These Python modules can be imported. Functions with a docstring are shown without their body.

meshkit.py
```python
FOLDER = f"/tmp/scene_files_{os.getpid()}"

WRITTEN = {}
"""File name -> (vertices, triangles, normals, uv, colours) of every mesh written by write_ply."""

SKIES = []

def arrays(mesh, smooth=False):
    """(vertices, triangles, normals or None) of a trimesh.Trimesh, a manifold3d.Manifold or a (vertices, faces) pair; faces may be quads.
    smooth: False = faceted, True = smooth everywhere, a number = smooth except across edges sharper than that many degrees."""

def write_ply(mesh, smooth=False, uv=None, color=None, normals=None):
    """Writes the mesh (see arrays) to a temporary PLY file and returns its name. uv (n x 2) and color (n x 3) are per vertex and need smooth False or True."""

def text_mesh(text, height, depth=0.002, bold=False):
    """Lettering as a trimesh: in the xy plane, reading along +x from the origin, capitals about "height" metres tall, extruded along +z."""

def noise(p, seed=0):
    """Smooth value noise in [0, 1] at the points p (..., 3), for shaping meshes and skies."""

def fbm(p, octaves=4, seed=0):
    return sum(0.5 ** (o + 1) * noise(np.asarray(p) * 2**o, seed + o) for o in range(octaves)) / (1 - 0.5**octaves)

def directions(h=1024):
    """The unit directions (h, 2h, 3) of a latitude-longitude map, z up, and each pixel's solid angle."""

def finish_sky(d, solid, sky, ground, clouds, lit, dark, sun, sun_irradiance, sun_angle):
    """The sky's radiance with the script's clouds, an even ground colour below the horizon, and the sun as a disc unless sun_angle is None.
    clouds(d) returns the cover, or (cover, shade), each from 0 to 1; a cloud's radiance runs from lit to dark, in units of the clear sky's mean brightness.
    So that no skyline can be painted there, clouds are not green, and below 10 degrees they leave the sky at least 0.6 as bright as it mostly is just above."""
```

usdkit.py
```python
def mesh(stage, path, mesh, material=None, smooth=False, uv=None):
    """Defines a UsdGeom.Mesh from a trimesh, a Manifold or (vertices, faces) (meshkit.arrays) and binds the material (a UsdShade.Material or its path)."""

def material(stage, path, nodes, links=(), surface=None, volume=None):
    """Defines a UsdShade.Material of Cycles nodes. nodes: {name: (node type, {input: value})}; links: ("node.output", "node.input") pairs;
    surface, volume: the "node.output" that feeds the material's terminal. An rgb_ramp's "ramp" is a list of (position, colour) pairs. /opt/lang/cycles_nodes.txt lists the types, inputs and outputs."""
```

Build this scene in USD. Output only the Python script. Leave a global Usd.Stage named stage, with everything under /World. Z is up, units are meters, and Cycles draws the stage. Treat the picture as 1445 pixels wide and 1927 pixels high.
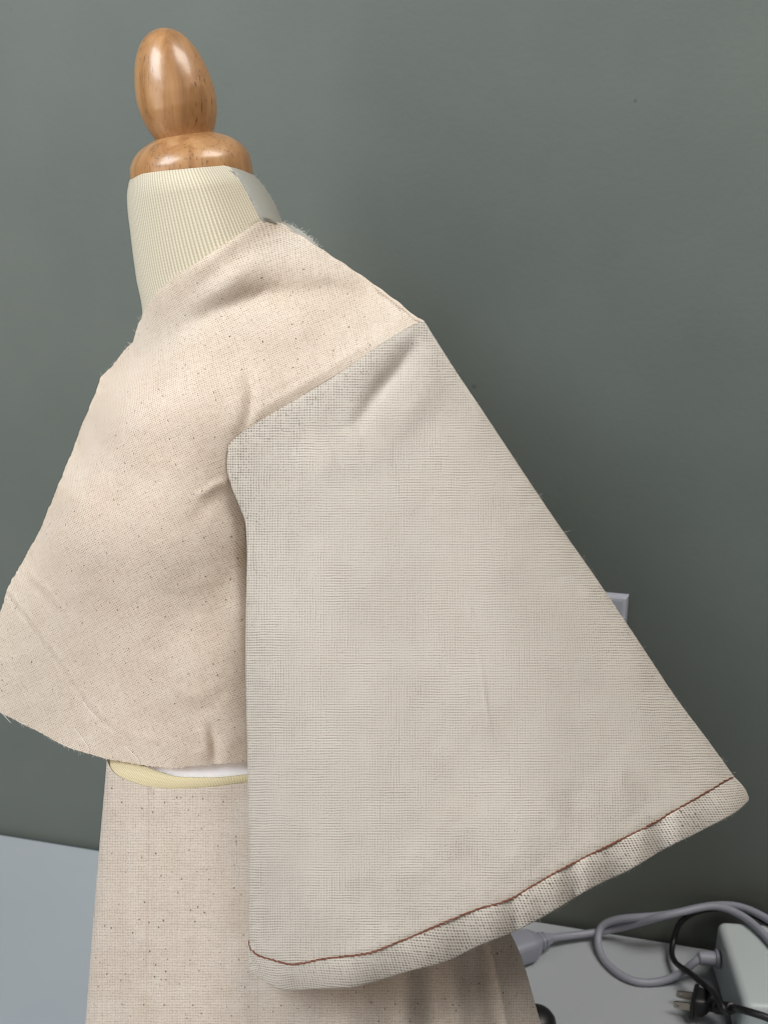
import math, random
import numpy as np
import trimesh
from scipy.interpolate import RBFInterpolator, CubicSpline, PchipInterpolator
from scipy.spatial import Delaunay
import shapely
from shapely.geometry import Polygon
import usdkit, meshkit
from pxr import Usd, UsdGeom, UsdLux, UsdShade, Gf, Sdf, Vt

stage = Usd.Stage.CreateInMemory()
UsdGeom.SetStageUpAxis(stage, 'Z')
UsdGeom.SetStageMetersPerUnit(stage, 1.0)
UsdGeom.Xform.Define(stage, '/World')
rng = np.random.default_rng(7)

# ------------------------------------------------------------------ camera
F, CX, CY = 2000.0, 722.5, 963.5          # focal length and centre, in photograph pixels
PITCH, H = math.radians(18.6), 0.62       # camera looks down; height above the table top (z = 0)
cp, sp = math.cos(PITCH), math.sin(PITCH)
cam = UsdGeom.Camera.Define(stage, '/World/camera')
cam.CreateFocalLengthAttr(50.0)
cam.CreateHorizontalApertureAttr(50.0 * 1445 / F)
cam.CreateVerticalApertureAttr(50.0 * 1927 / F)
cam.CreateFStopAttr(24.0)
cam.CreateFocusDistanceAttr(0.502)
cam.CreateClippingRangeAttr(Gf.Vec2f(0.02, 50))
cam.AddTransformOp().Set(Gf.Matrix4d(1, 0, 0, 0, 0, sp, cp, 0, 0, -cp, sp, 0, 0, 0, H, 1))
cam.CreateExposureAttr(0.0)

# ------------------------------------------------------------------ lamps: window light and added fills
def rect_light(name, pos, target, w, h, power, color):
    L = UsdLux.RectLight.Define(stage, '/World/' + name)
    L.CreateWidthAttr(w); L.CreateHeightAttr(h)
    L.CreateIntensityAttr(power); L.CreateColorAttr(Gf.Vec3f(*color))
    z = np.array(pos, float) - np.array(target, float); z /= np.linalg.norm(z)
    x = np.cross([0, 0, 1], z); x /= np.linalg.norm(x)
    y = np.cross(z, x)
    L.AddTransformOp().Set(Gf.Matrix4d(*x, 0, *y, 0, *z, 0, *map(float, pos), 1))
    return L
rect_light('window_light', (-1.0, -0.30, 1.55), (0.0, 0.6, 0.45), 0.8, 0.9, 13.2, (0.87, 0.95, 1.0))
rect_light('added_overhead_fill', (0.75, 0.22, 1.72), (0.62, 0.62, 0.35), 0.9, 0.6, 12.0, (1.0, 0.95, 0.88))  # added overhead fill, lifts the upper right of the wall
rect_light('added_front_fill', (0.5, -1.4, 1.0), (0.1, 0.6, 0.4), 1.6, 1.4, 0.72, (1.0, 0.88, 0.77))  # added weak fill from the front, no actual lamp
rect_light('added_low_fill', (-1.1, -0.25, 0.55), (0.0, 0.55, 0.38), 0.8, 0.6, 3.8, (1.0, 0.83, 0.68))  # added warm fill from low left for the bodice, no actual window

# ------------------------------------------------------------------ helpers
def W(px, py, d):
    """photograph pixel + distance along the view axis -> point in the room"""
    px, py, d = np.broadcast_arrays(np.asarray(px, float), np.asarray(py, float), np.asarray(d, float))
    X, Y = (px - CX) / F * d, -(py - CY) / F * d
    return np.stack([X, d * cp + Y * sp, H - d * sp + Y * cp], -1)

def ray(px, py):
    return W(px, py, 1.0) - np.array([0, 0, H])

def T(px, py, z=0.0):
    """point where the line of sight meets the level z"""
    r = ray(px, py)
    return np.array([0, 0, H]) + r * ((z - H) / r[2])

def px_of(p):
    q = np.asarray(p, float) - [0, 0, H]
    d = q[..., 1] * cp - q[..., 2] * sp
    y = q[..., 1] * sp + q[..., 2] * cp
    return CX + F * q[..., 0] / d, CY - F * y / d

taken = {}
def path_for(name, parent=None):
    base = (str(parent.GetPath()) if parent else '/World') + '/' + name
    n = taken.get(base, 0); taken[base] = n + 1
    return base if n == 0 else f'{base}_{n:03d}'

def thing(name, label, cat, loc=(0, 0, 0), group=None):
    x = UsdGeom.Xform.Define(stage, path_for(name))
    x.AddTranslateOp().Set(Gf.Vec3d(*map(float, loc)))
    p = x.GetPrim()
    p.SetCustomDataByKey('label', label); p.SetCustomDataByKey('category', cat)
    if group: p.SetCustomDataByKey('group', group)
    offset[str(p.GetPath())] = np.array(loc, float)
    return p
offset = {}

def obj(name, m, mat, parent=None, smooth=True, uv=None, label=None):
    """one Mesh prim; vertices are given in room coordinates"""
    path = path_for(name, parent)
    if isinstance(m, trimesh.Trimesh): m = (m.vertices, m.faces)
    v, f = np.array(m[0], float), np.array(m[1])
    if parent is not None:
        top = '/'.join(path.split('/')[:3])
        v = v - offset.get(top, 0)
    p = usdkit.mesh(stage, path, (v, f), mat, smooth=smooth, uv=uv).GetPrim()
    if label: p.SetCustomDataByKey('label', label)
    return p

def hairs(name, strands, widths, mat, parent):
    path = path_for(name, parent)
    top = '/'.join(path.split('/')[:3])
    c = UsdGeom.BasisCurves.Define(stage, path)
    c.CreateTypeAttr('linear')
    pts = np.concatenate(strands) - offset.get(top, 0)
    c.CreatePointsAttr(Vt.Vec3fArray.FromNumpy(pts.astype(np.float32)))
    c.CreateCurveVertexCountsAttr(Vt.IntArray([len(s) for s in strands]))
    w = np.concatenate([np.full(len(s), w_) for s, w_ in zip(strands, np.broadcast_to(widths, len(strands)))])
    c.CreateWidthsAttr(Vt.FloatArray.FromNumpy(w.astype(np.float32))); c.SetWidthsInterpolation('vertex')
    UsdShade.MaterialBindingAPI.Apply(c.GetPrim()).Bind(mat)
    c.GetPrim().SetCustomDataByKey('kind', 'stuff')
    return c.GetPrim()

def grid(P, close_u=False):
    r, c = P.shape[:2]
    idx = np.arange(r * c).reshape(r, c)
    if close_u: idx = np.concatenate([idx, idx[:, :1]], 1)
    a, b, d, e = idx[:-1, :-1], idx[:-1, 1:], idx[1:, 1:], idx[1:, :-1]
    f = np.concatenate([np.stack([a, e, d], -1).reshape(-1, 3), np.stack([a, d, b], -1).reshape(-1, 3)])
    return P.reshape(-1, 3), f

def poly_interp(pts, t, smooth=False):
    """points along a polyline at fractions t of its length"""
    pts = np.asarray(pts, float)
    s = np.concatenate([[0], np.cumsum(np.linalg.norm(np.diff(pts, axis=0), axis=1))]); s /= s[-1]
    if smooth: return PchipInterpolator(s, pts, axis=0)(t)
    return np.stack([np.interp(t, s, pts[:, k]) for k in range(pts.shape[1])], -1)

def tube(pts, r, n=14, samples=None, caps=True):
    pts = np.asarray(pts, float)
    s = np.concatenate([[0], np.cumsum(np.linalg.norm(np.diff(pts, axis=0), axis=1))])
    if samples:
        t = np.linspace(0, s[-1], samples)
        P = CubicSpline(s, pts)(t)
        R = np.interp(t, s, np.broadcast_to(r, len(pts)))
    else:
        P, R = pts, np.broadcast_to(r, len(pts)).astype(float)
    tan = np.gradient(P, axis=0); tan /= np.linalg.norm(tan, axis=1)[:, None]
    n0 = np.cross(tan[0], [0.3, 0.2, 0.9]); n0 /= np.linalg.norm(n0)
    rings = []
    for i in range(len(P)):
        n0 = n0 - tan[i] * (n0 @ tan[i]); n0 /= np.linalg.norm(n0)
        b = np.cross(tan[i], n0)
        a = np.linspace(0, 2 * np.pi, n, endpoint=False)
        rings.append(P[i] + R[i] * (np.cos(a)[:, None] * n0 + np.sin(a)[:, None] * b))
    v, f = grid(np.array(rings), True)
    if caps:
        k = len(v); v = np.vstack([v, P[0], P[-1]])
        i = np.arange(n); j = (i + 1) % n
        f = np.vstack([f, np.stack([i, j, np.full(n, k)], -1), np.stack([j + (len(P) - 1) * n, i + (len(P) - 1) * n, np.full(n, k + 1)], -1)])
    return v, f

def lathe(base, axis, prof, n=96):
    """prof: (distance along the axis, radius) pairs"""
    axis = np.asarray(axis, float); axis /= np.linalg.norm(axis)
    x = np.cross(axis, [0, 1, 0.1]); x /= np.linalg.norm(x); y = np.cross(axis, x)
    a = np.linspace(0, 2 * np.pi, n, endpoint=False)
    P = np.array([np.asarray(base) + t * axis + r * (np.cos(a)[:, None] * x + np.sin(a)[:, None] * y) for t, r in prof])
    v, f = grid(P, True)
    return v, f

def join(parts):
    vs, fs, n = [], [], 0
    for v, f in parts:
        vs.append(np.asarray(v)); fs.append(np.asarray(f) + n); n += len(v)
    return np.vstack(vs), np.vstack(fs)

def dist_line(px, py, line):
    """distance to a polyline and the fraction along it"""
    best, frac = np.full(np.shape(px), 1e9), np.zeros(np.shape(px))
    line = np.asarray(line, float)
    L = np.linalg.norm(np.diff(line, axis=0), axis=1); S = np.concatenate([[0], np.cumsum(L)])
    for i in range(len(line) - 1):
        a, b = line[i], line[i + 1]; ab = b - a
        t = np.clip(((px - a[0]) * ab[0] + (py - a[1]) * ab[1]) / (ab @ ab), 0, 1)
        d = np.hypot(px - a[0] - t * ab[0], py - a[1] - t * ab[1])
        m = d < best
        best = np.where(m, d, best); frac = np.where(m, (S[i] + t * L[i]) / S[-1], frac)
    return best, frac

def folds(px, py, strokes):
    """sum of soft ridges (+, towards the viewer) and valleys (-), in mm, along polylines"""
    out = np.zeros(np.shape(px))
    for line, width, amp, taper in strokes:
        d, t = dist_line(px, py, line)
        k = 1.0 if not taper else np.sin(np.pi * np.clip(t, 0.02, 0.98)) ** 0.6
        out += amp * k * np.exp(-(d / width) ** 2)
    return out * 1e-3

def lowfreq(px, py, scale, seed):
    p = np.stack([px / scale, py / scale, np.full(np.shape(px), 0.37)], -1)
    return meshkit.fbm(p, 3, seed) - 0.5

# ------------------------------------------------------------------ materials
M = {}
def simple(name, color, rough=0.5, **kw):
    M[name] = usdkit.material(stage, '/World/Looks/' + name, {'p': ('principled_bsdf', {'base_color': color, 'roughness': rough, **kw})}, surface='p.BSDF')
    return M[name]

def m_(op, a=None, b=None, c=None):
    d = {'math_type': op}
    for k, v in (('value1', a), ('value2', b), ('value3', c)):
        if v is not None: d[k] = v
    return ('math', d)

def muslin(name, pitch, c_light, c_dark, hole=0.5, line=0.22, bump=0.5, trans=0.12, rot=0.0, flecks=1.0, slub=1.0, stripe=(1, 1), mot=1.0, grain=0.16, gs=1100.0, vary=0.55, thr=0.05):
    """plain-weave unbleached cotton: threads, gaps, slubs and seed flecks in metres of cloth (st)"""
    k = math.pi / pitch; RU, RV = 0.93, 0.97
    N = {
        'uv': ('uvmap', {'attribute': 'st'}),
        'rotm': ('mapping', {'rotation': (0, 0, rot)}),
        # wandering of the threads
        'wn': ('noise_texture', {'scale': 90.0, 'detail': 2.0, 'roughness': 0.6}),
        'wsub': ('vector_math', {'math_type': 'subtract', 'vector2': (0.5, 0.5, 0.5)}),
        'wsc': ('vector_math', {'math_type': 'scale', 'scale': pitch * 0.9}),
        'wadd': ('vector_math', {'math_type': 'add'}),
        'xyz': ('separate_xyz', {}),
        'ku': m_('multiply', b=k * RU), 'kv': m_('multiply', b=k * RV),
        'su': m_('cosine'), 'sv': m_('cosine'),
        'au': m_('absolute'), 'av': m_('absolute'),
        'gu': m_('power', b=2.8), 'gv': m_('power', b=2.8),
        # slubs: threads thicker and thinner along their length
        'mu': ('mapping', {'scale': (1 / (pitch * 1.1), 1 / (pitch * 10), 1)}),
        'mv': ('mapping', {'scale': (1 / (pitch * 10), 1 / (pitch * 1.1), 1)}),
        'nu': ('noise_texture', {'scale': 1.0, 'detail': 2.0, 'roughness': 0.65}),
        'nv': ('noise_texture', {'scale': 1.0, 'detail': 2.0, 'roughness': 0.65}),
        'ru': ('map_range', {'from_min': 0.3, 'from_max': 0.7, 'to_min': 0.64, 'to_max': 1.36, 'clamp': True}),
        'rv': ('map_range', {'from_min': 0.3, 'from_max': 0.7, 'to_min': 0.64, 'to_max': 1.36, 'clamp': True}),
        'lu': m_('multiply'), 'lv': m_('multiply'),
        'hole': m_('multiply'), 'holes': m_('multiply', b=hole), 'hm': ('noise_texture', {'scale': 20.0, 'detail': 3.0}), 'hr': ('map_range', {'from_min': 0.3, 'from_max': 0.7, 'to_min': 0.8, 'to_max': 1.15, 'clamp': True}), 'holx': m_('multiply'),
        # every gap and every thread differs a little
        'cu': m_('multiply_add', b=RU / pitch, c=0.5), 'cv': m_('multiply_add', b=RV / pitch, c=0.5), 'fu': m_('floor'), 'fv': m_('floor'), 'cc': ('combine_xyz', {}), 'wnz': ('white_noise_texture', {'dimensions': '2D'}),
        'wr': ('map_range', {'from_min': 0.0, 'from_max': 1.0, 'to_min': 1.0 - vary, 'to_max': 1.0 + vary}), 'holy': m_('multiply'),
        'tu': ('white_noise_texture', {'dimensions': '1D'}), 'tv': ('white_noise_texture', {'dimensions': '1D'}), 'du': m_('multiply', b=RU / pitch), 'dv': m_('multiply_add', b=RV / pitch, c=57.0), 'eu': m_('floor'), 'ev': m_('floor'), 'tt': m_('add'), 'ts': m_('multiply_add', b=thr, c=-thr), 'tz': m_('add'),
        'lus': m_('multiply', b=line * stripe[0]), 'lvs': m_('multiply', b=line * stripe[1]),
        'l2': m_('add'), 'dark': m_('add'),
        # uneven dye and density
        'mott': ('noise_texture', {'scale': 38.0, 'detail': 5.0, 'roughness': 0.62}),
        'mr': ('map_range', {'from_min': 0.35, 'from_max': 0.65, 'to_min': 0.0, 'to_max': mot, 'clamp': True}),
        'gn': ('noise_texture', {'scale': gs, 'detail': 3.0, 'roughness': 0.75}), 'gm': ('map_range', {'from_min': 0.3, 'from_max': 0.7, 'to_min': -grain, 'to_max': grain, 'clamp': True}), 'ga': m_('add'),
        'base': ('mix_color', {'a': c_light, 'b': tuple(np.array(c_light) * (0.93, 0.905, 0.875))}),
        'sl2': m_('subtract'), 'sl3': m_('multiply', b=0.075 * slub), 'sl4': m_('add'),
        'dk': m_('add'), 'cl': ('clamp', {'min': 0.0, 'max': 1.0}),
        'cw': ('mix_color', {'b': c_dark}),
        # seed flecks: sparse small and larger ones
        'v1': ('voronoi_texture', {'dimensions': '2D', 'feature': 'f1', 'scale': 1 / 0.0046, 'randomness': 1.0}),
        'v2': ('voronoi_texture', {'dimensions': '2D', 'feature': 'f1', 'scale': 1 / 0.016, 'randomness': 1.0}),
        'fm': ('mapping', {'scale': (1.0, 0.72, 1), 'rotation': (0, 0, 0.5)}),
        'fn': ('noise_texture', {'scale': 2200.0, 'detail': 1.0}),
        'fs': ('vector_math', {'math_type': 'scale', 'scale': 0.0006}),
        'fa': ('vector_math', {'math_type': 'add'}),
        's1': ('separate_color', {}), 's2': ('separate_color', {}),
        'p1': m_('power', b=2.2), 'q1': m_('multiply', b=0.15 * flecks), 'f1': ('map_range', {'to_min': 1.0, 'to_max': 0.0, 'from_min': 0.0, 'clamp': True}),
        'p2': m_('power', b=1.6), 'q2': m_('multiply', b=0.046 * flecks), 'f2': ('map_range', {'to_min': 1.0, 'to_max': 0.0, 'from_min': 0.0, 'clamp': True}),
        'f1m': m_('multiply', b=0.75), 'fx': m_('maximum'), 'fx2': m_('multiply', b=1.9), 'fxs': m_('minimum', b=0.9),
        'cf': ('mix_color', {'b': (0.075, 0.05, 0.032)}),
        'hh': m_('subtract', a=1.0),
        'bump': ('bump', {'strength': bump, 'distance': 0.00022}),
        'p': ('principled_bsdf', {'roughness': 0.92, 'specular_ior_level': 0.18, 'sheen_weight': 0.22, 'sheen_roughness': 0.5, 'sheen_tint': (1, 0.97, 0.93)}),
        'tr': ('translucent_bsdf', {}),
        'mx': ('mix_closure', {'fac': trans}),
    }
    Lk = [('uv.UV', 'rotm.vector'), ('rotm.vector', 'wn.vector'), ('wn.color', 'wsub.vector1'), ('wsub.vector', 'wsc.vector1'), ('wsc.vector', 'wadd.vector1'), ('rotm.vector', 'wadd.vector2'), ('wadd.vector', 'xyz.vector'),
          ('xyz.x', 'ku.value1'), ('xyz.y', 'kv.value1'), ('ku.value', 'su.value1'), ('kv.value', 'sv.value1'), ('su.value', 'au.value1'), ('sv.value', 'av.value1'), ('au.value', 'gu.value1'), ('av.value', 'gv.value1'),
          ('rotm.vector', 'mu.vector'), ('rotm.vector', 'mv.vector'), ('mu.vector', 'nu.vector'), ('mv.vector', 'nv.vector'), ('nu.fac', 'ru.value'), ('nv.fac', 'rv.value'),
          ('gu.value', 'lu.value1'), ('ru.result', 'lu.value2'), ('gv.value', 'lv.value1'), ('rv.result', 'lv.value2'),
          ('lu.value', 'hole.value1'), ('lv.value', 'hole.value2'), ('hole.value', 'holes.value1'), ('lu.value', 'lus.value1'), ('lv.value', 'lvs.value1'),
          ('lus.value', 'l2.value1'), ('lvs.value', 'l2.value2'), ('l2.value', 'dark.value1'), ('holes.value', 'holx.value1'), ('uv.UV', 'hm.vector'), ('hm.fac', 'hr.value'), ('hr.result', 'holx.value2'), ('xyz.x', 'cu.value1'), ('xyz.y', 'cv.value1'), ('cu.value', 'fu.value1'), ('cv.value', 'fv.value1'), ('fu.value', 'cc.x'), ('fv.value', 'cc.y'), ('cc.vector', 'wnz.vector'), ('wnz.value', 'wr.value'), ('holx.value', 'holy.value1'), ('wr.result', 'holy.value2'), ('holy.value', 'tz.value1'),
          ('xyz.x', 'du.value1'), ('xyz.y', 'dv.value1'), ('du.value', 'eu.value1'), ('dv.value', 'ev.value1'), ('eu.value', 'tu.w'), ('ev.value', 'tv.w'), ('tu.value', 'tt.value1'), ('tv.value', 'tt.value2'), ('tt.value', 'ts.value1'), ('ts.value', 'tz.value2'), ('tz.value', 'dark.value2'),
          ('uv.UV', 'mott.vector'), ('mott.fac', 'mr.value'), ('mr.result', 'base.fac'),
          ('ru.result', 'sl4.value1'), ('rv.result', 'sl4.value2'), ('sl4.value', 'sl3.value1'), ('sl3.value', 'dk.value1'), ('dark.value', 'dk.value2'), ('uv.UV', 'gn.vector'), ('gn.fac', 'gm.value'), ('gm.result', 'ga.value1'), ('dk.value', 'ga.value2'), ('ga.value', 'cl.value'),
          ('base.result', 'cw.a'), ('cl.result', 'cw.fac'),
          ('uv.UV', 'fm.vector'), ('uv.UV', 'fn.vector'), ('fn.color', 'fs.vector1'), ('fs.vector', 'fa.vector1'), ('fm.vector', 'fa.vector2'), ('fa.vector', 'v1.vector'), ('fa.vector', 'v2.vector'),
          ('v1.color', 's1.color'), ('v2.color', 's2.color'), ('s1.r', 'p1.value1'), ('p1.value', 'q1.value1'), ('q1.value', 'f1.from_max'), ('v1.distance', 'f1.value'),
          ('s2.r', 'p2.value1'), ('p2.value', 'q2.value1'), ('q2.value', 'f2.from_max'), ('v2.distance', 'f2.value'), ('f1.result', 'f1m.value1'), ('f1m.value', 'fx.value1'), ('f2.result', 'fx.value2'), ('fx.value', 'fx2.value1'), ('fx2.value', 'fxs.value1'),
          ('cw.result', 'cf.a'), ('fxs.value', 'cf.fac'), ('cf.result', 'p.base_color'), ('cf.result', 'tr.color'),
          ('ga.value', 'hh.value2'), ('hh.value', 'bump.height'), ('bump.normal', 'p.normal'),
          ('p.BSDF', 'mx.closure1'), ('tr.BSDF', 'mx.closure2')]
    N.pop('sl2')
    M[name] = usdkit.material(stage, '/World/Looks/' + name, N, Lk, surface='mx.closure')
    return M[name]

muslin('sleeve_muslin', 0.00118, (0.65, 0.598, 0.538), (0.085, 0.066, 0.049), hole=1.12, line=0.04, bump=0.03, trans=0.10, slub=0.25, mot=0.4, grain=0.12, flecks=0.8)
muslin('bodice_muslin', 0.00105, (0.83, 0.742, 0.645), (0.32, 0.20, 0.12), hole=0.55, line=0.05, bump=0.14, trans=0.26, rot=0.42, slub=0.3, grain=0.2, gs=1000.0, flecks=0.65)
muslin('skirt_muslin', 0.00080, (0.70, 0.622, 0.548), (0.16, 0.11, 0.085), hole=0.42, line=0.11, bump=0.16, trans=0.1, stripe=(0.4, 1.4), flecks=0.8, slub=0.5)

def wood():
    N = {'tc': ('texture_coordinate', {}),
         'm1': ('mapping', {'scale': (85, 85, 7), 'rotation': (0.0, -0.2, 0)}),
         'n1': ('noise_texture', {'scale': 1.0, 'detail': 6.0, 'roughness': 0.6, 'distortion': 0.6}),
         'ramp': ('rgb_ramp', {'ramp': [(0.2, (0.16, 0.072, 0.026)), (0.48, (0.38, 0.19, 0.075)), (0.8, (0.52, 0.30, 0.135))]}),
         'm2': ('mapping', {'scale': (900, 900, 110), 'rotation': (0.0, -0.2, 0)}),
         'n2': ('noise_texture', {'scale': 1.0, 'detail': 2.0, 'roughness': 0.5}),
         'r2': ('map_range', {'from_min': 0.60, 'from_max': 0.70, 'to_min': 0.0, 'to_max': 0.8, 'clamp': True}),
         'n3': ('noise_texture', {'scale': 45.0, 'detail': 2.0}),
         'r3': ('map_range', {'from_min': 0.38, 'from_max': 0.58, 'to_min': 0.0, 'to_max': 1.0, 'clamp': True}),
         'mm': m_('multiply'),
         'mix': ('mix_color', {'b': (0.07, 0.03, 0.012)}),
         'bp': ('bump', {'strength': 0.12, 'distance': 0.0004}),
         'p': ('principled_bsdf', {'roughness': 0.42, 'coat_weight': 0.6, 'coat_roughness': 0.2, 'coat_ior': 1.5})}
    Lk = [('tc.object', 'm1.vector'), ('m1.vector', 'n1.vector'), ('n1.fac', 'ramp.fac'), ('tc.object', 'm2.vector'), ('m2.vector', 'n2.vector'), ('n2.fac', 'r2.value'),
          ('tc.object', 'n3.vector'), ('n3.fac', 'r3.value'), ('r2.result', 'mm.value1'), ('r3.result', 'mm.value2'), ('ramp.color', 'mix.a'), ('mm.value', 'mix.fac'), ('mix.result', 'p.base_color'),
          ('n1.fac', 'bp.height'), ('bp.normal', 'p.coat_normal')]
    M['wood'] = usdkit.material(stage, '/World/Looks/varnished_wood', N, Lk, surface='p.BSDF')
wood()

def painted(name, color, color2, nscale, rough, bump_d, speck=0.0, strength=0.3):
    N = {'g': ('geometry', {}), 'n1': ('noise_texture', {'scale': nscale, 'detail': 6.0, 'roughness': 0.6}), 'n2': ('noise_texture', {'scale': 3.5, 'detail': 4.0, 'roughness': 0.6}),
         'r': ('map_range', {'from_min': 0.4, 'from_max': 0.62, 'clamp': True}), 'c': ('mix_color', {'a': color, 'b': color2}),
         'v': ('voronoi_texture', {'feature': 'f1', 'scale': 30.0}), 's': ('separate_color', {}), 'pw': m_('power', b=4.5), 'q': m_('multiply', b=0.075), 'f': ('map_range', {'to_min': 1.0, 'to_max': 0.0, 'clamp': True}), 'fs': m_('multiply', b=speck),
         'c2': ('mix_color', {'b': (0.05, 0.05, 0.045)}),
         'bp': ('bump', {'strength': strength, 'distance': bump_d}), 'p': ('principled_bsdf', {'roughness': rough, 'specular_ior_level': 0.35})}
    Lk = [('g.position', 'n1.vector'), ('g.position', 'n2.vector'), ('n2.fac', 'r.value'), ('r.result', 'c.fac'), ('g.position', 'v.vector'), ('v.color', 's.color'), ('s.r', 'pw.value1'), ('pw.value', 'q.value1'), ('q.value', 'f.from_max'), ('v.distance', 'f.value'), ('f.result', 'fs.value1'),
          ('c.result', 'c2.a'), ('fs.value', 'c2.fac'), ('c2.result', 'p.base_color'), ('n1.fac', 'bp.height'), ('bp.normal', 'p.normal')]
    M[name] = usdkit.material(stage, '/World/Looks/' + name, N, Lk, surface='p.BSDF')
painted('wall_paint', (0.117, 0.1355, 0.123), (0.133, 0.150, 0.137), 220.0, 0.62, 0.0006, 0.6, 0.3)
painted('table_top', (0.40, 0.432, 0.465), (0.415, 0.444, 0.472), 500.0, 0.5, 0.0002, 0.35, 0.12)
simple('box_white', (0.50, 0.555, 0.575), 0.4)
simple('plate_plastic', (0.40, 0.415, 0.48), 0.35)
simple('socket_dark', (0.02, 0.02, 0.02), 0.5)
simple('cord_grey', (0.30, 0.315, 0.38), 0.45)
simple('rubber_black', (0.010, 0.010, 0.011), 0.42)
simple('prong_metal', (0.50, 0.44, 0.38), 0.32, metallic=1.0)
simple('torso_peach', (0.80, 0.52, 0.34), 0.8)
simple('torso_white', (0.85, 0.83, 0.86), 0.6)
simple('thread_brown', (0.17, 0.052, 0.024), 0.6)
simple('fuzz', (0.78, 0.73, 0.66), 0.8)
def knit(name, color, dark, su, sv, fac):
    N = {'uv': ('uvmap', {'attribute': 'st'}), 'xyz': ('separate_xyz', {}), 'ku': m_('multiply', b=math.pi / su), 'kv': m_('multiply', b=math.pi / sv), 'au': m_('cosine'), 'av': m_('sine'), 'bu': m_('absolute'), 'bv': m_('absolute'),
         'pu': m_('power', b=3.0), 'pv': m_('power', b=2.0), 's': m_('multiply', b=0.16), 'add': m_('add'), 'fs': m_('multiply', b=fac), 'cl': ('clamp', {}), 'n': ('noise_texture', {'scale': 900.0, 'detail': 3.0}), 'nn': m_('multiply', b=0.35), 'ad2': m_('add'),
         'c': ('mix_color', {'a': color, 'b': dark}), 'inv': m_('subtract', a=1.0), 'bp': ('bump', {'strength': 0.6, 'distance': 0.0004}), 'p': ('principled_bsdf', {'roughness': 0.95, 'specular_ior_level': 0.1, 'sheen_weight': 0.35})}
    Lk = [('uv.UV', 'xyz.vector'), ('xyz.x', 'ku.value1'), ('xyz.y', 'kv.value1'), ('ku.value', 'au.value1'), ('kv.value', 'av.value1'), ('au.value', 'bu.value1'), ('av.value', 'bv.value1'), ('bu.value', 'pu.value1'), ('bv.value', 'pv.value1'), ('pv.value', 's.value1'),
          ('pu.value', 'add.value1'), ('s.value', 'add.value2'), ('uv.UV', 'n.vector'), ('n.fac', 'nn.value1'), ('nn.value', 'ad2.value1'), ('add.value', 'ad2.value2'), ('ad2.value', 'fs.value1'), ('fs.value', 'cl.value'), ('cl.result', 'c.fac'), ('c.result', 'p.base_color'), ('cl.result', 'inv.value2'), ('inv.value', 'bp.height'), ('bp.normal', 'p.normal')]
    M[name] = usdkit.material(stage, '/World/Looks/' + name, N, Lk, surface='p.BSDF')
knit('knit_cream', (0.70, 0.645, 0.525), (0.32, 0.26, 0.16), 0.0021, 0.0016, 0.62)
knit('knit_band', (0.70, 0.62, 0.42), (0.36, 0.28, 0.13), 0.0011, 0.0013, 0.5)
M['painted_shade_cloth'] = simple('painted_shade_cloth', (0.31, 0.305, 0.275), 0.95)  # dark grey paints shade into the neck back and the seam allowance

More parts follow.
